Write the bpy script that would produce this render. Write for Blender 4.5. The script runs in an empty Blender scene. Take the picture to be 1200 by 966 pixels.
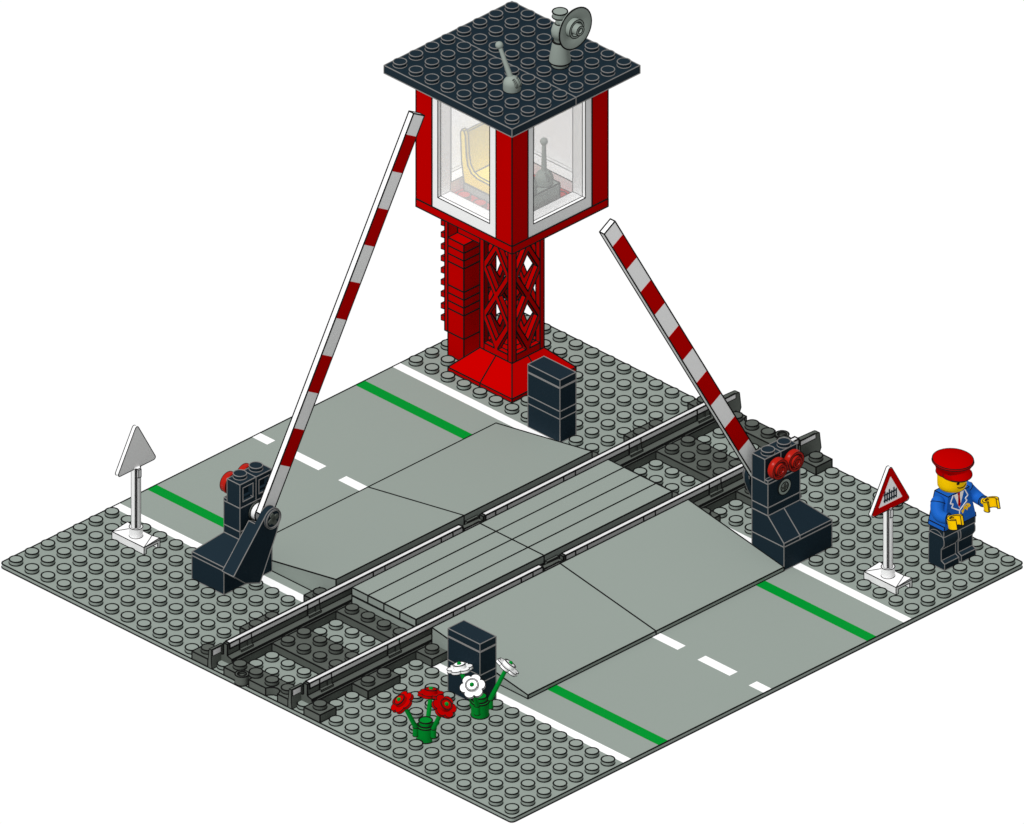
import bpy, bmesh, math, random
from mathutils import Vector, Matrix
random.seed(3)
PI = math.pi
S = 0.01                       # one small building unit (0.4 mm) = 0.01 scene units
sc = bpy.context.scene
C = sc.collection

# ------------------------------------------------------------------ materials
def mat(name, rgb, spec=0.02, rough=0.5, var=0.008):
    m = bpy.data.materials.new(name); m.use_nodes = True
    nt = m.node_tree; b = nt.nodes['Principled BSDF']
    n = nt.nodes.new('ShaderNodeTexNoise'); n.inputs['Scale'].default_value = 0.8; n.inputs['Detail'].default_value = 3
    tc = nt.nodes.new('ShaderNodeTexCoord'); nt.links.new(tc.outputs['Object'], n.inputs['Vector'])
    hs = nt.nodes.new('ShaderNodeMixRGB'); hs.blend_type = 'MIX'
    hs.inputs['Color1'].default_value = (*[c*(1-var) for c in rgb], 1)
    hs.inputs['Color2'].default_value = (*[min(1, c*(1+var)) for c in rgb], 1)
    nt.links.new(n.outputs['Fac'], hs.inputs['Fac']); nt.links.new(hs.outputs['Color'], b.inputs['Base Color'])
    b.inputs['Roughness'].default_value = rough
    b.inputs['Specular IOR Level'].default_value = spec
    return m
M = dict(
    grey=mat('light_grey_plastic', (.245, .283, .256)),
    dgrey=mat('dark_grey_plastic', (.087, .098, .087)),
    black=mat('black_plastic', (.0098, .0200, .0290), spec=.02),
    red=mat('red_plastic', (.43, .0, .0), spec=0),
    capred=mat('cap_red_plastic', (.40, .0, .0), spec=0),
    white=mat('white_plastic', (.80, .80, .80)),
    paint=mat('white_paint', (.86, .86, .86)),
    metal=mat('rail_metal', (.66, .66, .66), spec=.2),
    green=mat('green_paint', (0, .235, .024)),
    stem=mat('green_plastic', (0, .21, .022)),
    blue=mat('blue_plastic', (.010, .100, .43)),
    yellow=mat('yellow_plastic', (.82, .50, .0)),
    seat=mat('chair_yellow', (.86, .66, .02)),
    ink=mat('dark_outline', (.008, .008, .008), spec=0),  # drawn edge outline, added as thin dark tubes
    pale=mat('grey_outline', (.175, .172, .168), spec=0),  # same added outline in grey, for black parts
)
def trans_red():
    m = mat('translucent_red', (.36, .009, .004), spec=.08, rough=.3); return m
M['tred'] = trans_red()
def glass():
    m = bpy.data.materials.new('clear_window'); m.use_nodes = True
    nt = m.node_tree; nt.nodes.clear()
    o = nt.nodes.new('ShaderNodeOutputMaterial'); mx = nt.nodes.new('ShaderNodeMixShader')
    t = nt.nodes.new('ShaderNodeBsdfTransparent'); d = nt.nodes.new('ShaderNodeBsdfDiffuse'); tl = nt.nodes.new('ShaderNodeBsdfTranslucent')
    d.inputs['Color'].default_value = (.95, .95, .95, 1)
    mx.inputs[0].default_value = GLASS
    nt.links.new(t.outputs[0], mx.inputs[1]); nt.links.new(d.outputs[0], mx.inputs[2]); nt.links.new(mx.outputs[0], o.inputs[0])
    return m
GLASS = .30
M['glass'] = glass()
INKR = .72

# ------------------------------------------------------------------ mesh builder
class MB:
    """collects solids; build() links them as ONE mesh with drawn outlines added as thin tubes along their sharp edges"""
    def __init__(s): s.v = []; s.f = []
    def add(s, vs, fs):
        o = len(s.v); s.v += [Vector(v) for v in vs]; s.f += [[i+o for i in f] for f in fs]; return s
    def box(s, x0, x1, y0, y1, z0, z1):
        return s.add([(x0,y0,z0),(x1,y0,z0),(x1,y1,z0),(x0,y1,z0),(x0,y0,z1),(x1,y0,z1),(x1,y1,z1),(x0,y1,z1)],
                     [(0,3,2,1),(4,5,6,7),(0,1,5,4),(1,2,6,5),(2,3,7,6),(3,0,4,7)])
    def poly(s, pts, a0, a1, axis='y'):
        """convex or simple outline swept along an axis"""
        n = len(pts)
        def P(p, a): return (p[0], a, p[1]) if axis == 'y' else (a, p[0], p[1]) if axis == 'x' else (p[0], p[1], a)
        vs = [P(p, a0) for p in pts] + [P(p, a1) for p in pts]
        fs = [tuple(range(n)), tuple(range(2*n-1, n-1, -1))] + [(i, i+n, (i+1) % n+n, (i+1) % n) for i in range(n)]
        return s.add(vs, fs)
    def lathe(s, prof, n=24, M4=None, a0=0, a1=2*PI):
        """profile of (radius, height) turned about z, then placed by M4"""
        full = abs(a1-a0-2*PI) < 1e-6
        vs, fs = [], []; k = len(prof); m = n if full else n+1
        for i in range(m):
            a = a0+(a1-a0)*i/n
            for r, z in prof: vs.append(Vector((r*math.cos(a), r*math.sin(a), z)))
        for i in range(n):
            j = (i+1) % m
            for q in range(k-1): fs.append((i*k+q, j*k+q, j*k+q+1, i*k+q+1))
        if full:
            if prof[0][0] > 1e-6: fs.append(tuple(i*k for i in range(n-1, -1, -1)))
            if prof[-1][0] > 1e-6: fs.append(tuple(i*k+k-1 for i in range(n)))
        if M4 is not None: vs = [M4 @ v for v in vs]
        return s.add(vs, fs)
    def tube(s, pts, rad, n=12):
        pts = [Vector(p) for p in pts]
        if not hasattr(rad, '__len__'): rad = [rad]*len(pts)
        vs, fs = [], []
        up = None
        for i, p in enumerate(pts):
            d = (pts[min(i+1, len(pts)-1)]-pts[max(i-1, 0)]).normalized()
            if up is None:
                up = Vector((0,0,1)) if abs(d.z) < .9 else Vector((1,0,0))
            u = (up-d*up.dot(d)).normalized(); w = d.cross(u); up = u
            for k in range(n):
                a = 2*PI*k/n; vs.append(p+(u*math.cos(a)+w*math.sin(a))*rad[i])
        for i in range(len(pts)-1):
            for k in range(n):
                fs.append((i*n+k, i*n+(k+1) % n, (i+1)*n+(k+1) % n, (i+1)*n+k))
        fs.append(tuple(range(n-1, -1, -1))); fs.append(tuple((len(pts)-1)*n+k for k in range(n)))
        return s.add(vs, fs)
    def ball(s, c, r, n=16, sc_=(1,1,1)):
        c = Vector(c); prof = [(max(r*math.sin(PI*i/8), 0), -r*math.cos(PI*i/8)) for i in range(9)]
        return s.lathe(prof, n, Matrix.Translation(c) @ Matrix.Diagonal((*sc_, 1)))
    def outline(s, loops, a0, a1, axis='y'):
        """outline with holes, swept along an axis (loops[0] outer)"""
        cu = bpy.data.curves.new('tmp', 'CURVE'); cu.dimensions = '2D'; cu.fill_mode = 'BOTH'; cu.extrude = abs(a1-a0)/2
        for lp in loops:
            sp = cu.splines.new('POLY'); sp.points.add(len(lp)-1); sp.use_cyclic_u = True
            for i, p in enumerate(lp): sp.points[i].co = (p[0], p[1], 0, 1)
        ob = bpy.data.objects.new('tmp', cu); C.objects.link(ob)
        dg = bpy.context.evaluated_depsgraph_get(); me = bpy.data.meshes.new_from_object(ob.evaluated_get(dg))
        mid = (a0+a1)/2
        bm = bmesh.new(); bm.from_mesh(me); bmesh.ops.remove_doubles(bm, verts=bm.verts, dist=1e-4)
        bmesh.ops.recalc_face_normals(bm, faces=bm.faces); bm.verts.index_update()
        def P(p):
            a = mid+p.z
            return (p.x, a, p.y) if axis == 'y' else (a, p.x, p.y) if axis == 'x' else (p.x, p.y, a)
        vs = [P(v.co) for v in bm.verts]; fs = [[v.index for v in f.verts] for f in bm.faces]; bm.free()
        bpy.data.objects.remove(ob); bpy.data.curves.remove(cu); bpy.data.meshes.remove(me)
        return s.add(vs, fs)
    def xform(s, M4): s.v = [M4 @ v for v in s.v]; return s
    def build(s, name, m, parent=None, origin=None, ink='ink', r=INKR, smooth=True, ang=32, loc=None, noink=None):
        org = Vector(origin) if origin is not None else (Vector(parent['_o']) if parent is not None and '_o' in parent else Vector((0,0,0)))
        bm = bmesh.new(); vs = [bm.verts.new((v-org)*S) for v in s.v]
        for f in s.f:
            f = list(dict.fromkeys(f))
            if len(f) > 2:
                try: bm.faces.new([vs[i] for i in f])
                except ValueError: pass
        bmesh.ops.remove_doubles(bm, verts=bm.verts, dist=1e-6)
        bmesh.ops.recalc_face_normals(bm, faces=bm.faces)
        if smooth:
            for f in bm.faces: f.smooth = True
        ed = []
        for e in bm.edges:
            if len(e.link_faces) == 2: a = e.calc_face_angle(0)
            else: a = 9
            if a > math.radians(ang):
                e.smooth = False
                if a > math.radians(max(ang, 32)): ed.append((e.verts[0].co.copy(), e.verts[1].co.copy()))
        if ink == 'pale' and r == INKR: r = .52
        if ink:
            rr = r*S*(1+random.uniform(-.04, .04))
            for a, b in ed:
                d = b-a
                if d.length < 1e-6: continue
                if noink and noink(a/S+org, b/S+org): continue
                d.normalize()
                u = d.cross(Vector((.31, .47, .83))).normalized(); w = d.cross(u)
                a = a-d*rr*.35; b = b+d*rr*.35
                q = [bm.verts.new(p+(u*math.cos(t)+w*math.sin(t))*rr) for p in (a, b) for t in (.3, .3+PI/3, .3+2*PI/3, .3+PI, .3+4*PI/3, .3+5*PI/3)]
                for k in range(6):
                    f = bm.faces.new((q[k], q[(k+1) % 6], q[(k+1) % 6+6], q[k+6])); f.material_index = 1
                f = bm.faces.new(q[:6][::-1]); f.material_index = 1
                f = bm.faces.new(q[6:]); f.material_index = 1
        me = bpy.data.meshes.new(name); bm.to_mesh(me); bm.free()
        me.materials.append(M[m]); me.materials.append(M[ink or 'ink'])
        o = bpy.data.objects.new(name, me); C.objects.link(o)
        if parent is not None:
            o.parent = parent; o['_o'] = list(org)
        else:
            o.location = org*S
        if loc is not None: o.location = Vector(loc)*S
        return o

def thing(name, label, cat, org, group=None):
    o = bpy.data.objects.new(name, None); C.objects.link(o); o.empty_display_size = .1
    o.location = Vector(org)*S; o['_o'] = list(org)
    o['label'] = label; o['category'] = cat
    if group: o['group'] = group
    return o
def tag(o, label, cat, group=None):
    o['label'] = label; o['category'] = cat
    if group: o['group'] = group
    return o
def dup(o, parent=None):
    c = o.copy(); C.objects.link(c)
    if parent is not None: c.parent = parent
    for ch in list(o.children): dup(ch, c)
    return c

# ---- studs: one mesh per colour, copied
def stud_mesh(m, ink):
    mb = MB().lathe([(6, .35), (6, 4)], 24)
    o = mb.build('stud', m, ink=ink); me = o.data; bpy.data.objects.remove(o); return me
STUD = {k: stud_mesh(k, i) for k, i in (('grey','ink'),('dgrey','ink'),('black','pale'),('red','ink'))}
def stud(kind, parent, x, y, z):
    o = bpy.data.objects.new('stud', STUD[kind]); C.objects.link(o); o.parent = parent
    o.location = (Vector((x, y, z))-Vector(parent['_o']))*S
    return o

# ================================================================== BASEPLATE
def rrect(x0, x1, y0, y1, r, n=4):
    out = []
    for cx, cy, a in ((x1-r, y0+r, -90), (x1-r, y1-r, 0), (x0+r, y1-r, 90), (x0+r, y0+r, 180)):
        for k in range(n+1):
            t = math.radians(a+90*k/n); out.append((cx+r*math.cos(t), cy+r*math.sin(t)))
    return out
base = thing('baseplate', 'large square light grey studded baseplate with a road printed across it', 'baseplate', (0,0,-4))
MB().poly(rrect(-320, 320, -320, 320, 4), -4, 0, 'z').build('plate', 'grey', base, ang=32)
for s in (-1, 1):
    y0, y1 = sorted((s*170.5, s*180))
    MB().box(-319.6, 319.6, y0, y1, -.2, .15).build('edge_line', 'paint', base, ink=None)
    y0, y1 = sorted((s*124.5, s*136))
    MB().box(-319.6, 319.6, y0, y1, -.2, .15).build('green_stripe', 'green', base, ink=None)
for x0, x1 in ((-319.6,-301), (-277,-237), (-212,-172), (172,212), (237,277), (301,319.6)):
    MB().box(x0, x1, -5, 5, -.2, .15).build('centre_dash', 'paint', base, ink=None)
# areas where something stands (no stud shows)
COVER = [(-280,-200,200,280), (-300,-280,220,260), (-160,-120,180,200), (120,160,-200,-180),
         (-180,-140,-220,-160), (140,180,160,220), (240,280,200,220), (-280,-240,-220,-200), (260,280,260,300),
         (-62,-38,-306,306), (38,62,-306,306), (162,178,-218,-202)]
TIES = [(-320,-300), (-260,-220), (-180,-140), (140,180), (220,260), (300,320)]
for y0, y1 in TIES: COVER += [(-80,-60,y0,y1), (-40,40,y0,y1), (60,80,y0,y1)]
spots = []
for i in range(32):
    for j in range(32):
        x, y = -310+20*i, -310+20*j
        if abs(y) < 180: continue
        if any(a < x < b and c < y < d for a, b, c, d in COVER): continue
        spots.append((x, y))
spots.sort(key=lambda p: -(p[0]-p[1]))
for x, y in spots[:100]: stud('grey', base, x, y, 0)
rest = bmesh.new()
for x, y in spots[100:]:
    n0 = len(rest.verts); rest.from_mesh(STUD['grey']); rest.verts.ensure_lookup_table()
    for v in rest.verts[n0:]: v.co += Vector((x, y, 4))*S
me = bpy.data.meshes.new('studs'); rest.to_mesh(me); rest.free()
me.materials.append(M['grey']); me.materials.append(M['ink'])
o = bpy.data.objects.new('studs', me); C.objects.link(o); o.parent = base; o['kind'] = 'stuff'

# ================================================================== RAMPS
def ramp(y0, y1, side, label):
    r = thing('road_ramp', label, 'ramp', (side*120, (y0+y1)/2, 0), 'ramps leading up to the rails')
    MB().poly([(side*180,.2),(side*180,4),(side*60,24),(side*60,.2)], y0, y1, 'y').build('sloping_panel', 'grey', r, ang=5,
        noink=lambda a, b: False)
    return r
ramp(-160, 0, -1, 'grey sloping road ramp left of the rails, next to the left barrier')
ramp(0, 160, -1, 'grey sloping road ramp left of the rails, in front of the red tower')
ramp(-160, 0, 1, 'grey sloping road ramp right of the rails, behind the white flowers')
ramp(0, 160, 1, 'grey sloping road ramp right of the rails, next to the right barrier')

# ================================================================== PLANKS
half = {-1: ('near', 'lower left'), 1: ('far', 'upper right')}
pos = ['against the left rail', 'second from the left rail', 'second from the right rail', 'against the right rail']
for h in (-1, 1):
    y0, y1 = (-160, 0) if h < 0 else (0, 160)
    for k in range(4):
        x0 = -40+20*k
        t = MB().box(x0, x0+20, y0, y1, 16.4, 24).build('crossing_plank', 'grey', origin=(x0+10, (y0+y1)/2, 16))
        tag(t, 'long smooth grey plank %s, in the %s half of the crossing' % (pos[k], half[h][0]), 'plank', 'planks laid between the rails')
    t = MB().box(-40, 40, y0, y1, 8, 15.7).build('support_plate', 'grey', origin=(0, (y0+y1)/2, 8))
    tag(t, 'grey plate lying on the sleepers under the %s planks' % half[h][0], 'plate', 'plates under the planks')

# ================================================================== TRACK
def rail(track, cx, y0):
    o = (cx, y0, 0)
    prof = [(-10,0),(10,0),(10,8),(8,8.4),(8,10),(3.2,11.2),(2.3,12),(2.3,23),(-2.3,23),(-2.3,12),(-3.2,11.2),(-8,10),(-8,8.4),(-10,8)]
    r = MB().poly([(cx+a, b) for a, b in prof], y0+12, y0+306, 'y').build('rail', 'dgrey', track, ang=30)
    # moulded end stubs of the rail
    m = MB().poly([(cx-9.5, .3), (cx-4.5, .3), (cx-5.4, 6), (cx-5.4, 19.5), (cx-8.0, 19.5), (cx-9.5, 6)], y0-.5, y0+14, 'y')
    m.build('joint_tongue', 'dgrey', r, r=.45)
    MB().poly([(y0+306, .3), (y0+330, .3), (y0+332, 5), (y0+330, 20.5), (y0+328, 21.5), (y0+306, 22.5)], cx-.2, cx+4.4, 'x').build('joint_socket', 'dgrey', r, r=.45)
    # bright running head
    MB().box(cx-2.6, cx+2.6, y0+14.5, y0+306, 18, 23.3).build('rail_head', 'metal', r, r=.85)
    MB().box(cx-5.6, cx-4.9, y0+1, y0+11, 13, 18.8).build('contact_strip', 'metal', r, r=.3)
    MB().box(cx+3.4, cx+4.75, y0+306, y0+325, 17, 21.6).build('contact_strip', 'metal', r, r=.4)
    # clips gripping the web, and the seams they leave in the head
    for yy in (34, 119, 201, 286):
        m = MB().box(cx+2.2, cx+5.4, y0+yy-7.5, y0+yy+7.5, 10.6, 12.6)
        m.box(cx+2.2, cx+3.4, y0+yy+2, y0+yy+7.5, 12, 18); m.box(cx+2.55, cx+2.95, y0+yy-7.5, y0+yy-7.0, 12, 23.0); m.box(cx+2.55, cx+2.95, y0+yy+7.2, y0+yy+7.5, 12, 23.0)
        m.build('rail_clip', 'dgrey', r, r=.4)
    return r
def sleeper(track, y0, y1, hook):
    org = track['_o']
    m = MB()
    if hook == 0:
        m.box(-40, 40, y0, y1, .2, 8)
    else:                 # end sleepers carry a hook and a notch that lock two tracks together
        f = 1 if hook < 0 else -1             # +1: hook on the low-y side
        ye, yi = (y0, y1) if hook < 0 else (y1, y0)
        arc = [(20*f+7*math.cos(t)*f, ye+f*(0+7*math.sin(t))) for t in [math.radians(a) for a in range(150, -1, -30)]]
        pts = [(-40*f, yi), (-40*f, ye), (-25*f, ye), (-25*f, ye+8*f), (-9*f, ye+8*f), (-9*f, ye), (12*f, ye)] + arc[0:] + [(29*f, ye), (40*f, ye), (40*f, yi)]
        m.outline([pts], .2, 8, 'z')
        m.lathe([(6.2, .2), (6.2, 9.2), (4, 9.2), (4, 7)], 20, Matrix.Translation((-19*f, ye+1.5*f, 0)))
    if hook >= 0 or True:
        m.box(-80, -60, y0, y1, .2, 8); m.box(60, 80, y0, y1, .2, 8)
    s = m.build('sleeper', 'dgrey', track)
    for y in ([y0+10] if y1-y0 < 30 else [y0+10, y0+30]):
        if abs(y) < 158 and False: continue
        for x in (-70, -30, -10, 10, 30, 70):
            if abs(y) < 160 : continue
            stud('dgrey', s, x, y, 8)
    return s
def track(y0, label):
    t = thing('railway_track', label, 'railway track', (0, y0+160, 0), 'straight track lengths through the crossing')
    for cx in (-50, 50): rail(t, cx, y0)
    for a, b, h in ((0,20,-1), (60,100,0), (140,180,0), (220,260,0), (300,320,1)):
        if -140 <= y0+a and y0+b <= 140: continue
        sleeper(t, y0+a, y0+b, h)
    return t
track(-320, 'dark grey straight track with bright rails, the near length ending at the lower left edge')
track(0, 'dark grey straight track with bright rails, the far length ending at the upper right edge')

# ================================================================== BARRIERS  (built where the left one stands)
B = (-160, -190, 0)
def barrier():
    b = thing('crossing_barrier', 'left black barrier with a raised red and white arm that reaches the red tower', 'barrier', B, 'barriers raised beside the track')
    k = dict(ink='pale')
    m = MB().box(-180, -140, -220, -160, .2, 24)
    m.build('base_brick', 'black', b, **k)
    # corner slope brick
    v = [(-180,-220,24.2),(-140,-220,24.2),(-140,-180,24.2),(-180,-180,24.2),
         (-180,-220,28),(-140,-220,28),(-140,-180,28),(-180,-180,28),(-160,-200,48),(-140,-200,48),(-140,-180,48),(-160,-180,48)]
    MB().add(v, [(0,3,2,1),(0,1,5,4),(1,2,6,5),(2,3,7,6),(3,0,4,7),(4,5,9,8),(5,6,10,9),(6,7,11,10),(7,4,8,11),(8,9,10,11)]).build('corner_slope', 'black', b, ang=20, **k)
    MB().poly([(-180,24.2),(-140,24.2),(-140,48),(-160,48),(-180,28)],-179.9,-160,'y').build('slope_brick', 'black', b, ang=20, **k)
    MB().box(-160, -140, -200, -160, 48.2, 56).build('spacer_plate', 'black', b, **k)
    MB().box(-160, -140, -200, -160, 56.2, 80).build('pivot_brick', 'black', b, **k)
    RX = Matrix.Rotation(PI/2, 4, 'Y')
    a = MB().lathe([(4.8,0),(4.8,.8),(7.8,.8),(7.8,.0)], 20, Matrix.Translation((-160.0,-180,70)) @ Matrix.Rotation(-PI/2,4,'Y'))
    a.lathe([(4.4,0),(4.4,.5)], 16, Matrix.Translation((-160.1,-180,70)) @ Matrix.Rotation(-PI/2,4,'Y'))
    ax = a.build('pivot_socket', 'grey', b, r=.4)
    cr = MB().box(-161.6,-160, -183.4,-176.6, 69.1,70.9).box(-161.5,-160, -180.9,-179.1, 66.6,73.4); cr.build('axle_cross', 'dgrey', b, r=.25)
    for y in (-190, -170):
        # headlight brick: set-back lens side, square hole at the back
        hb = MB().outline([[(y-10,80.2),(y+10,80.2),(y+10,104),(y-10,104)], [(y-6.4,85.5),(y+6.4,85.5),(y+6.4,99.5),(y-6.4,99.5)]], -146, -140, 'x')
        hb.box(-156, -146, y-10, y+10, 80.2, 104).box(-160, -156, y-10, y+10, 80.2, 83.5)
        hb = hb.build('lamp_brick', 'black', b, noink=lambda p, q: abs(p.x+146) < .1 and abs(q.x+146) < .1, **k)
        MB().box(-145.9, -143, y-6.2, y+6.2, 85.6, 88).build('hole_ledge', 'black', hb, ink=None)
        stud('black', hb, -150, y, 104)
        F = Matrix.Translation((-156, y, 93.4)) @ Matrix.Rotation(-PI/2, 4, 'Y')
        MB().lathe([(6,.2),(6,3),(9.6,3),(10.2,4.2),(10.2,6.2),(9.6,7.2),(9.6,9.6),(7.4,9.6),(6.6,8.6),(5.8,8.6),(5.6,11.4),(3.4,11.4),(3.0,10.0),(0.01,10.0)], 24, F).build('signal_lamp', 'tred', b, r=.3, ang=40)
    # support bracket in front of the arm
    hub = [(-180+10*math.cos(math.radians(t)), 70+10*math.sin(math.radians(t))) for t in range(-10, 146, 12)]
    o1 = [(-228,30),(-213,17),(-195,10.2),(-175,52),(-170.3,64)] + hub
    nf = lambda p, q: abs(p.x+126.5) < .1 and abs(q.x+126.5) < .1 and min(p.z, q.z) < 67
    br = MB().outline([o1], -126.5, -120, 'x').build('support_bracket', 'black', b, ang=30, noink=nf, **k)
    MB().outline([[(-228,30),(-213,17),(-203,13),(-188,40),(-188,64.5),(-194.9,68)]], -134, -126.5, 'x').build('bracket_foot', 'black', br, ang=30, noink=nf, **k)
    MB().lathe([(0.01,0),(9.4,0),(9.4,2.0),(8.3,2.0),(8.3,1.2),(.01,1.2)], 24, Matrix.Translation((-120,-180,70)) @ RX).build('hub_ring', 'black', br, r=.35, ink='pale')
    c = MB()
    for q in range(4):
        c.outline([[(-1.9,0),(1.9,0),(2.4,4.5),(1.3,6.2),(-1.3,6.2),(-2.4,4.5)]], 1.3, 2.3, 'x')
        c.v[-12:] = [Matrix.Rotation(q*PI/2+.35, 4, 'X') @ v for v in c.v[-12:]]
    c.xform(Matrix.Translation((-120,-180,70)))
    c.build('axle', 'dgrey', br, ink=None)
    # arm: 60 degrees, turned about the pivot
    A = Matrix.Translation((0,-180,70)) @ Matrix.Rotation(math.radians(60), 4, 'X')
    m = MB().box(-133.2, -127.4, 0, 382.4, -7.75, 7.75)
    m.lathe([(8,-140),(8,-133.3)], 20, Matrix.Rotation(PI/2, 4, 'Y'))
    m.xform(A); arm = m.build('arm', 'white', b)
    MB().lathe([(9.2,0),(9.2,1.4),(7.9,1.4),(7.9,0)], 22, Matrix.Translation((-140,-180,70)) @ RX).build('pivot_ring', 'dgrey', b, r=.3)
    for i in range(5):
        e = 382.4-20-70*i
        for xa, xb in ((-127.6,-127.2), (-133.4,-133.0)):
            MB().box(xa, xb, e-35, e, -7.5, 7.5).xform(A).build('red_stripe', 'red', arm, ink=None)
    return b
b1 = barrier()
b2 = dup(b1); b2.location = (1.60, 1.90, 0); b2.rotation_euler = (0,0,PI)
b2['label'] = 'right black barrier with two red lamps facing out, its striped arm leaning left'

# ================================================================== CABINETS
def cabinet(cx, cy, label):
    c = thing('relay_cabinet', label, 'cabinet', (cx,cy,0), 'black cabinets beside the road')
    k = dict(ink='pale')
    x0,x1,y0,y1 = cx-20,cx+20,cy-10,cy+10
    MB().box(x0,x1,y0,y1,.2,24).build('lower_brick','black',c,**k)
    MB().box(x0,x1,y0,y1,24.1,32).build('middle_plate','black',c,**k)
    MB().box(x0,x1,y0,y1,32.1,55.4).build('upper_brick','black',c,**k)
    MB().box(x0,x1,y0,y1,56.4,64).build('smooth_lid','black',c,**k)
    MB().box(x0+.8,x1-.8,y0+.8,y1-.8,55,57).build('lid_rim','black',c,ink=None)
    return c
cabinet(-140, 190, 'tall black cabinet standing beside the red base of the tower')
cabinet(140, -190, 'tall black cabinet standing behind the white flowers')

# ================================================================== TOWER
TX, TY = -240, 240
T = (TX, TY, 0)
tw = thing('crossing_tower', 'tall red signal tower with windowed cabin, lattice column and flat black roof', 'tower', T)
def rotpart(o, q):
    c = dup(o); c.rotation_euler = (0,0,q*PI/2); return c
# four corner slope bricks of the foot
v = [(0,-40,.2),(-40,-40,.2),(-40,0,.2),(0,0,.2),(0,-40,4),(-40,-40,4),(-40,0,4),(0,-20,24),(-20,-20,24),(-20,0,24),(0,0,24)]
v = [(x+TX, y+TY, z) for x, y, z in v]
f0 = MB().add(v, [(0,1,2,3),(0,4,5,1),(1,5,6,2),(4,7,8,5),(5,8,9,6),(7,10,9,8),(0,3,10,7,4),(2,6,9,10,3)]).build('foot_brick', 'red', tw, ang=15)
for q in (1,2,3): rotpart(f0, q)
# lattice column
def lat_holes():
    H = []
    for zc in (60, 110): H.append([(0,zc-20.5),(12.3,zc),(0,zc+20.5),(-12.3,zc)])
    H.append([(0,139.5),(12.3,160),(9.5,164),(-9.5,164),(-12.3,160)])
    for s in (-1, 1):
        H.append([(s*15,31),(s*15,55.5),(s*2.2,32.5),(s*2.2,31)])
        for zc in (85, 135): H.append([(s*15,zc-20.5),(s*15,zc+20.5),(s*2.7,zc)])
    return H
lat = MB().outline([[(-20,24.2),(20,24.2),(20,168),(-20,168)]]+lat_holes(), -19.98, -15, 'y')
lat.xform(Matrix.Translation((TX,TY,0)))
l0 = lat.build('lattice_panel', 'red', tw, ang=20, noink=None)
for q in (1,2,3):
    c = rotpart(l0, q)
# brick pillar with a ladder behind the column
P = [(0,24,'brick'),(24,48,'brick'),(48,56,'plate'),(56,64,'plate'),(64,72,'plate'),(72,96,'brick'),(96,104,'plate'),(104,112,'plate'),(112,120,'plate')]
for a, b_, kind in P:
    MB().box(-300,-280.2,220,260,a+.15,b_).build('pillar_'+kind, 'red', tw)
MB().box(-299.8,-262,232,260.1,120.2,167.9).build('pillar_brick', 'red', tw)
ld = MB().box(-304,-300.2,220,260,24,168).build('ladder', 'red', tw)
for i in range(12):
    z = 35+i*12.1
    MB().poly([(-308.8,z-2.6),(-304.1,z-2.0),(-304.1,z+3.2),(-308.8,z+2.2)],220.2,259.8,'y').build('ladder_rung','red',ld,r=.5)
# cabin
fl = MB().box(-300,-180,180,300,168.2,176).build('cabin_floor','red',tw)
for x in (-270,-250,-230,-210):
    for y in (210,230,250,270):
        if x < -240 and 220 < y < 260: continue
        if x > -220 and 220 < y < 260: continue
        stud('red', fl, x, y, 176)
for x0, y0 in ((-300,180),(-200,180),(-300,280),(-200,280)):
    MB().box(x0+.05,x0+19.95,y0+.05,y0+19.95,176.2,296).build('corner_post','red',tw)
MB().outline([[(-300,180),(-180,180),(-180,300),(-300,300)],[(-280,200),(-200,200),(-200,280),(-280,280)]],296.2,303.8,'z').build('top_ring','red',tw)
wf = MB().outline([[(-279.8,176.2),(-200.2,176.2),(-200.2,296),(-279.8,296)],[(-273,188),(-208,188),(-208,289),(-273,289)]],180.2,196,'y').build('window_frame','white',tw, r=.45)
MB().box(-273.1,-207.9,183.8,184.3,187.9,289.1).build('window_pane','glass',wf,r=.32)
for q in (1,2,3): rotpart(wf, q)
# roof: two plates side by side
for y0 in (160, 240):
    rf = MB().box(-320,-160,y0,y0+80,304,312).build('roof_plate','black',tw,ink='pale')
    for i in range(8):
        for j in range(4):
            x, y = -310+20*i, y0+10+20*j
            if (x,y) in ((-210,210),(-210,270)): continue
            stud('black', rf, x, y, 312)
# roof lever
def lever(parent, x, y, z, tilt, name):
    d = MB().lathe([(8,.1),(8,6)]+[(8*math.cos(math.radians(t)), 6+7.4*math.sin(math.radians(t))) for t in range(15,90,15)]+[(.01,13.4)], 24, Matrix.Translation((x,y,z)))
    d = d.build(name, 'grey', parent, ang=60, r=.45)
    # ribs either side of the slot
    m = MB()
    for s in (-1,1):
        a = [(x+8.9*math.cos(math.radians(t)), z+6+8.1*math.sin(math.radians(t))) for t in range(0,70,10)]
        b = [(x+7.2*math.cos(math.radians(t)), z+6+6.4*math.sin(math.radians(t))) for t in range(60,-1,-10)]
        m.poly(a+b, y+s*2.4-.7, y+s*2.4+.7, 'y')
    m.build('slot_rib','grey',d,r=.3,ang=70)
    p0 = Vector((x,y,z+8)); dr = Vector((-math.sin(tilt),0,math.cos(tilt))); p1 = p0+dr*34.5
    st = MB().tube([p0, p0+dr*8, p0+dr*32], [2.6,2.5,1.8], 14).build('stick','grey',d,ang=50,ink=None)
    MB().ball(p1,3.6).build('knob','grey',st,ink=None)
    return d
lever(tw, -210, 210, 312, .48, 'roof_lever')
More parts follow.
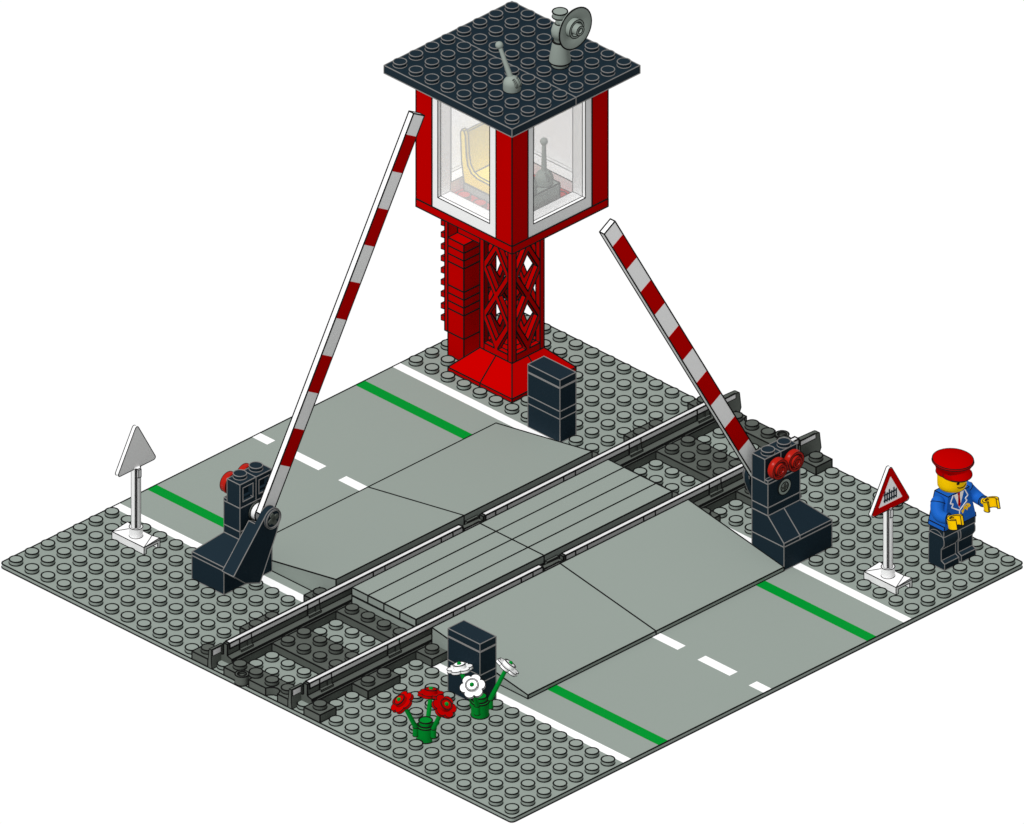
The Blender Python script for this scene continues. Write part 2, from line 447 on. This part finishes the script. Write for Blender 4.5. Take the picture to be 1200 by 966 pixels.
# dish aerial
D = Matrix.Translation((-210,270,312))
cn = MB().lathe([(7.6,.1),(7.9,3.5),(9.8,5),(9.8,6.5),(6.6,25)],28,D).build('aerial_cone','grey',tw,ang=25)
MB().lathe([(5.2,25),(5.6,29),(7.6,31),(7.9,36),(6.5,41),(4.2,43),(4.0,49),(6.8,50),(6.8,55)],24,D).build('aerial_post','grey',cn,ang=45)
F = Matrix.Translation((-203,270,357.5)) @ Matrix.Rotation(PI/2,4,'Y')
ds = MB().lathe([(.01,4),(8,4.4),(14,6.5),(19.4,10.2),(20,11),(20,12.2),(19.2,12.4),(13,9.6),(8.5,8.6),(.01,8.4)],36,F).build('dish','grey',cn,ang=60)
MB().lathe([(9,8.5),(9,14),(7,14),(6.2,10.5),(5.2,10.5),(5.2,16),(4.6,18.5),(2.6,18.5),(2.4,16),(.01,16)],24,F).build('dish_feed','grey',ds,r=.4,ang=40)
MB().tube([(-209,270,357.5),(-198,270,357.5)],4).build('dish_mount','grey',cn,ink=None)

# inside the cabin
ch = thing('cabin_chair','yellow chair on a grey plate behind the left cabin window','chair',(-260,240,176))
MB().box(-280,-240,220,260,176.3,184).build('seat_plate','grey',ch)
def chair_prof(d):
    out = [(-280+d,184+ (0 if d==0 else d))]
    return out
side = [(-280,184.2),(-240,184.2),(-240,191),(-268,191.5),(-274,194),(-278.5,203),(-280.6,234),(-283,234),(-282.5,200)]
MB().poly(side, 224, 256, 'y').build('seat','seat',ch,ang=40)
for y0,y1 in ((220.3,224),(256,259.7)):
    s2 = [(-280,184.2),(-240,184.2),(-240,194),(-264,194.5),(-271,197),(-275.5,203),(-277.3,212),(-278.6,232),(-280.5,236.5),(-283,237),(-284.5,234),(-283.2,205)]
    MB().poly(s2, y0, y1, 'y').build('side_rim','seat',ch,ang=40)
cs = thing('control_console','dark grey console with upright levers behind the right cabin window','console',(-210,240,176))
MB().box(-220,-200.3,220,260,176.3,200).build('console_brick','grey',cs)
lever(cs, -210, 250, 200, .0, 'lever')
lever(cs, -210, 230, 200, .0, 'lever')

# ================================================================== SIGNS  (built where the right one stands)
def rtri(cy, z0, z1, w, r):
    """upright triangle with rounded corners"""
    P = [Vector((cy-w/2,z0)), Vector((cy+w/2,z0)), Vector((cy,z1))]; out = []
    c = (P[0]+P[1]+P[2])/3
    for i in range(3):
        p, a, b = P[i], P[i-1], P[(i+1)%3]
        da, db = (a-p).normalized(), (b-p).normalized(); bis = (da+db).normalized()
        half = da.angle(bis); q = p+bis*(r/math.sin(half))
        s = q+ (Vector((-da.y,da.x))*r if (Vector((-da.y,da.x))).dot(p-q) > 0 else Vector((da.y,-da.x))*r)
        e = q+ (Vector((-db.y,db.x))*r if (Vector((-db.y,db.x))).dot(p-q) > 0 else Vector((db.y,-db.x))*r)
        a0 = math.atan2(s.y-q.y, s.x-q.x); a1 = math.atan2(e.y-q.y, e.x-q.x)
        while a1-a0 > PI: a1 -= 2*PI
        while a1-a0 < -PI: a1 += 2*PI
        for k in range(6):
            t = a0+(a1-a0)*k/5; out.append((q.x+r*math.cos(t), q.y+r*math.sin(t)))
    return out
def sign(cx, cy, f, label, printed):
    s = thing('warning_sign', label, 'sign', (cx,cy,0), 'triangular road signs')
    k = dict(r=.45)
    m = MB().outline([[(cy-10,.3),(cy-7,.3),(cy-7,5),(cy+7,5),(cy+7,.3),(cy+10,.3),(cy+10,7.6),(cy-10,7.6)]], cx-20, cx+20, 'x')
    for e in (-1,1):
        a = cx+e*20; i = cx+e*10
        m.add([(a,cy-10,7.6),(a,cy+10,7.6),(i,cy+10*1,7.6),(a,cy+9.5,9.6)] if True else [], [(0,1,3),(1,2,3),(0,3,2),(0,2,1)])
    m.build('foot_plate','white',s,**k)
    MB().lathe([(6.1,7.6),(6.1,17),(4.4,17)],24,Matrix.Translation((cx,cy,0))).build('socket','white',s,**k)
    pp = []
    for q in range(4):
        for t, rr in ((-33,4.3),(-18,4.3),(0,4.3),(18,4.3),(33,4.3),(39,3.5),(51,3.5)):
            pp.append((cx+rr*math.cos(math.radians(90*q+t)), cy+rr*math.sin(math.radians(90*q+t))))
    p = MB().poly(pp, 17, 77.8, 'z')
    p.build('pole','white',s,r=.34,ang=45)
    MB().box(cx+2.4,cx+4.9,cy-1.6,cy+1.6,69,76.8).build('clip','white',s,r=.4)
    x0, x1 = (cx-.7, cx+3)
    if f < 0: x0, x1 = (cx-2.6, cx+1.1)
    o = MB().outline([rtri(cy,77,121.4,49.4,2.2)], x0, x1, 'x').build('sign_plate','white',s,ang=40,**k)
    if printed:
        xa = x1
        MB().outline([rtri(cy,77.7,120.9,48.4,2.4), rtri(cy,83.4,110.6,30.2,.6)], xa-.1, xa+.3, 'x').build('red_border','red',o,ink=None)
        m = MB(); g = cy
        for i in range(6):
            m.box(xa-.1, xa+.32, g-7.8+i*2.85, g-6.3+i*2.85, 86.0, 97.6 if i % 2 == 0 else 95.4)
        m.box(xa-.1, xa+.26, g-8.6, g+8, 87.3, 88.8).box(xa-.1, xa+.26, g-8.6, g+8, 93.0, 94.4)
        m.build('gate_symbol','black',o,ink=None)
    return s
sign(260, 210, 1, 'red and white triangular warning sign with a black gate symbol beside the figure', True)
sign(-260, -210, -1, 'white triangular sign seen from its blank back at the left corner', False)

# ================================================================== FLOWERS
R_, T_ = Vector((1,1,0)).normalized(), Vector((1,-1,0)).normalized()
def flowers(cx, cy, angs, rho, zhs, col, label):
    f = thing('flower_plant', label, 'flowers', (cx,cy,0), 'potted flowers in the foreground')
    D = Matrix.Translation((cx,cy,0))
    st = MB().lathe([(8,.2),(8,14),(6.6,15.4),(6.0,15.4),(6.0,19.6)],24,D).build('stem_base','stem',f)
    for a, zh in zip(angs, zhs):
        t = math.radians(a); d = R_*math.cos(t)+T_*math.sin(t)
        o = Vector((cx,cy,0)); p = o+d*9.4
        s = MB().tube([p+Vector((0,0,6)), p+Vector((0,0,14.5))],2.6,12).build('stem_sleeve','stem',f,r=.4)
        head = o+d*rho+Vector((0,0,zh))
        q = p+Vector((0,0,14)); ax = (d*(.80 if d.dot(T_) > -.3 else .22)+Vector((0,0,1))).normalized()
        MB().tube([q-Vector((0,0,3)), q+Vector((0,0,.6)), head-ax*1.0],[2.2,2.2,1.9],12).build('stem','stem',f,ink=None)
        Q = Matrix.Translation(head) @ ax.to_track_quat('Z','Y').to_matrix().to_4x4() @ Matrix.Rotation(.35,4,'Z')
        pts = []
        for k in range(72):
            u = 2*PI*k/72; pts.append(((9.0+2.6*abs(math.cos(3*u))**.6)*math.cos(u), (9.0+2.6*abs(math.cos(3*u))**.6)*math.sin(u)))
        h = MB().outline([pts],-1.3,1.3,'z').xform(Q).build('flower_head',col,f,r=.38,ang=40)
        MB().lathe([(5.9,1.0),(5.9,4.6),(4.9,4.6)],24,Q).lathe([(4.9,4.6),(.01,4.6)],24,Q).build('flower_cup',col,h,r=.38)
        MB().lathe([(1.9,4.5),(1.9,5.6),(1.2,6.6),(.01,7.0)],12,Q).build('flower_centre','stem',h,r=.25,ang=60)
    return f
flowers(166.5,-274.5,(-78,42,160),22,(34,42,42),'red','three red flowers on a green stem, frontmost on the baseplate')
flowers(170,-210,(105,-15,225),25,(43,45,37),'white','three white flowers on a green stem in front of the black cabinet')

# ================================================================== TOY FIGURE (faces +x)
FX, FY = 270, 280
fg = thing('toy_figure','toy figure in red cap, blue jacket and black trousers with both arms held forward','toy figure',(FX,FY,0))
def FM(mb): return mb.xform(Matrix.Translation((FX,FY,0)))
arc = [(9.6*math.sin(math.radians(t)), 28+9.6*math.cos(math.radians(t))) for t in range(-90,100,12)]
leg = [(-9.8,.3),(10.2,.3),(10.2,6.6),(6,8.6),(6,20)]+[(9.4,25)]+arc[::-1]
for y0,y1 in ((-19.4,-1.6),(1.6,19.4)):
    lg = FM(MB().poly(leg,y0,y1,'y')).build('leg','black',fg,ink='pale',r=.45,ang=35)
    FM(MB().box(6.0,6.5,y0+.4,y1-.4,19.6,20.1)).build('knee_seam','pale',lg,ink=None)
FM(MB().box(-8.8,9.4,-19.6,19.6,33.5,39.8).poly([(-7,22),(7,22),(7,34),(-7,34)],-1.5,1.5,'y')).build('hips','black',fg,ink='pale',r=.45)
def tor(z0,z1,w0,w1,d0,d1):
    return [(-d0,-w0,z0),(d0,-w0,z0),(d0,w0,z0),(-d0,w0,z0),(-d1,-w1,z1),(d1,-w1,z1),(d1,w1,z1),(-d1,w1,z1)]
BF = [(0,3,2,1),(4,5,6,7),(0,1,5,4),(1,2,6,5),(2,3,7,6),(3,0,4,7)]
ts = FM(MB().add(tor(40,44,20,19.4,10,10),BF).add(tor(44.1,72,19.2,13.2,10,8.4),BF)).build('torso','blue',fg,r=.45,noink=lambda a,b: 43.5<a.z<44.5 and a.x>FX+5 and b.x>FX+5)
# printed jacket front: plane follows the torso front
def tp(y,z,lift=.12): return (10-(z-44)*1.6/28+lift, y, z)
def decal(name, polys, m, lift=.12):
    mb = MB()
    for p in polys:
        n = len(p); vs = [tp(y,z,lift) for y,z in p]+[tp(y,z,-.3) for y,z in p]
        mb.add(vs,[tuple(range(n)),tuple(range(2*n-1,n-1,-1))]+[(i,(i+1)%n,(i+1)%n+n,i+n) for i in range(n)])
    return FM(mb).build(name,m,ts,ink=None)
def strip(a,b,w=.55):
    a,b = Vector(a),Vector(b); d=(b-a).normalized(); n=Vector((-d.y,d.x))*w
    return [tuple(a+n),tuple(a-n),tuple(b-n),tuple(b+n)]
decal('shirt_print',[[(-6.2,71),(0,55.5),(6.2,71)]],'white',.12)
decal('tie_print',[[(-1.6,71),(1.6,71),(1.0,68),(1.7,59.5),(0,57),(-1.7,59.5),(-1.0,68)]],'red',.2)
decal('lapel_print',[strip((-7,71.5),(-11,64.5)),strip((-11,64.5),(-7.5,62.8)),strip((-7.5,62.8),(-9.5,60)),strip((-9.5,60),(0,53.5)),strip((0,53.5),(-1.5,41)),
                     strip((7.4,71.5),(11,64.5)),strip((11,64.5),(7.5,62.6)),strip((7.5,62.6),(9.5,60)),strip((9.5,60),(0,53.5))],'white',.28)
decal('emblem_print',[strip((2.4,51.5),(12.6,55.0),.6),strip((3.4,49.4),(6.4,55.0),.6),strip((6.2,55.2),(8.6,51.4),.6),strip((9.0,50.6),(10.6,56.6),.55),strip((10.8,52.4),(13.4,53.6),.6),strip((5.0,54.8),(9.6,56.6),.4)],'yellow',.34)
# arms and hands
def arm(s):
    sh = Vector((0.5, s*18.0, 65)); el = Vector((6.5, s*23.2, 57.5)); wr = Vector((17.5, s*21.8, 57.2))
    pts, rad = [], []
    for i in range(9):
        t = i/8; p = sh*(1-t)**2+ (el+(el-(sh+wr)/2)*.9)*2*t*(1-t) + wr*t*t
        pts.append(p); rad.append(6.6-1.5*t)
    mb = MB().tube(pts,rad,18).ball(sh,6.7)
    o = FM(mb).build('arm','blue',fg,r=.4,ang=60)
    hx = wr+Vector((9.5,s*.4,.5))
    # c-shaped gripping hand
    op = math.radians(52); lp = []
    for k in range(21):
        a = op+(2*PI-2*op)*k/20; lp.append((7.3*math.cos(a),7.3*math.sin(a)))
    for k in range(20,-1,-1):
        a = op+(2*PI-2*op)*k/20; lp.append((5.0*math.cos(a),5.0*math.sin(a)))
    hm = MB().outline([lp],-4.6,4.6,'z')
    hm.xform(Matrix.Translation(hx) @ Matrix.Rotation(math.radians(-12),4,'Y') @ Matrix.Rotation(s*-.25,4,'Z'))
    hm.tube([wr-Vector((1,0,0)), hx-Vector((5,0,0))],[3.0,2.8],12)
    FM(hm).build('hand','yellow',fg,r=.4,ang=40)
for s in (-1,1): arm(s)
FM(MB().lathe([(7,72),(7,74.5)],20)).build('neck','yellow',fg)
hd = FM(MB().lathe([(8.5,73.4),(11.6,74.2),(13.0,76.6),(13.2,80),(13.2,90),(12.5,93.5),(9,95.5),(.01,95.5)],32)).build('head','yellow',fg,ang=60,r=.4)
def onhead(a, z, r=13.3): return (r*math.cos(a), r*math.sin(a), z)
for a in (-.36,.36):
    FM(MB().ball(onhead(a,85.2,13.1),1.25,10,(.5,1,1)) if False else MB().add([onhead(a-.09,82.5),onhead(a+.09,82.5),onhead(a+.12,83.7),onhead(a+.09,84.9),onhead(a-.09,84.9),onhead(a-.12,83.7),onhead(a-.09,82.5,12.9),onhead(a+.09,82.5,12.9),onhead(a+.12,83.7,12.9),onhead(a+.09,84.9,12.9),onhead(a-.09,84.9,12.9),onhead(a-.12,83.7,12.9)],
        [(0,1,2,3,4,5),(11,10,9,8,7,6)]+[(i,(i+1)%6,(i+1)%6+6,i+6) for i in range(6)])).build('eye','ink',hd,ink=None)
mb = MB(); mp = [onhead(a, 78.4+ (a*a)*9, 13.2) for a in [(-.42+.084*i) for i in range(11)]]
FM(mb.tube(mp,.5,6)).build('mouth','ink',hd,ink=None)
# peaked cap
cap = MB().lathe([(13.6,90),(14.3,90.4),(14.5,94),(15.4,96.0),(17.0,98.6),(17.9,100.6),(17.6,102.2),(12,103.8),(6,104.4),(.01,104.5)],36)
for i,v in enumerate(cap.v):
    if v.z > 95: cap.v[i] = Vector((v.x*1.10+1.2, v.y*.98, v.z-(v.x)*.02+.4))
cap = FM(cap).build('cap','capred',fg,ang=24,r=.45)
vz = []
n = 16
for i in range(n+1):
    a = math.radians(-78+156*i/n); e = math.cos(math.radians(-90+180*i/n))
    vz += [Vector((14.2*math.cos(a),14.2*math.sin(a),95)), Vector(((14.4+5.6*e)*math.cos(a)+.2*e,(14.4+3.6*e)*math.sin(a),91-2.2*e)), Vector(((14.2+5.0*e)*math.cos(a),(14.2+3.2*e)*math.sin(a),90-2.2*e)), Vector((13.4*math.cos(a),13.4*math.sin(a),91))]
fs = []
for i in range(n):
    for k in range(4): fs.append((i*4+k,(i+1)*4+k,(i+1)*4+(k+1)%4,i*4+(k+1)%4))
fs += [(0,1,2,3),(n*4+3,n*4+2,n*4+1,n*4)]
FM(MB().add(vz,fs)).build('cap_peak','capred',cap,ang=50,r=.4)

# ------------------------------------------------------------------ clean helper properties
for o in bpy.data.objects:
    if '_o' in o: del o['_o']

# ================================================================== LIGHT, WORLD, CAMERA
w = bpy.data.worlds.new('World'); sc.world = w; w.use_nodes = True
nt = w.node_tree; bg = nt.nodes['Background']
tc = nt.nodes.new('ShaderNodeTexCoord'); sx = nt.nodes.new('ShaderNodeSeparateXYZ'); mr = nt.nodes.new('ShaderNodeMapRange')
nt.links.new(tc.outputs['Generated'], sx.inputs[0]); nt.links.new(sx.outputs['Z'], mr.inputs['Value'])
mr.inputs['From Min'].default_value = -.42; mr.inputs['From Max'].default_value = -.30
mr.inputs['To Min'].default_value = 1.02; mr.inputs['To Max'].default_value = .34
nt.links.new(mr.outputs[0], bg.inputs['Color']); bg.inputs['Strength'].default_value = 1.0
def sun(name, d, e, col=(1,1,1)):
    L = bpy.data.lights.new(name,'SUN'); L.energy = e; L.angle = math.radians(3); L.color = col
    try: L.use_shadow = False
    except Exception: pass
    try: L.cycles.cast_shadow = False
    except Exception: pass
    o = bpy.data.objects.new(name, L); C.objects.link(o)
    o.rotation_euler = Vector(d).to_track_quat('Z','Y').to_euler()   # d points towards the lamp
    return o
sun('soft_key_lamp', (-.02,-.56,.83), 3.6)
sun('soft_fill_lamp', (1,0,.1), .42)

cam = bpy.data.cameras.new('camera'); co = bpy.data.objects.new('camera', cam); C.objects.link(co)
cam.type = 'ORTHO'; cam.ortho_scale = 1200/1.32583*S
ev = math.radians(30)
back = Vector((math.cos(ev)/math.sqrt(2), -math.cos(ev)/math.sqrt(2), math.sin(ev)))
co.rotation_euler = back.to_track_quat('Z','Y').to_euler()
co.location = Vector((0,0,(660-483)/1.14820))*S + back*20
cam.clip_start = .1; cam.clip_end = 200
sc.camera = co
sc.render.resolution_x, sc.render.resolution_y = 1024, 824
sc.render.engine = 'CYCLES'
sc.view_settings.view_transform = 'Standard'; sc.view_settings.look = 'None'
sc.view_settings.exposure = 0; sc.view_settings.gamma = 1
sc.cycles.transparent_max_bounces = 16
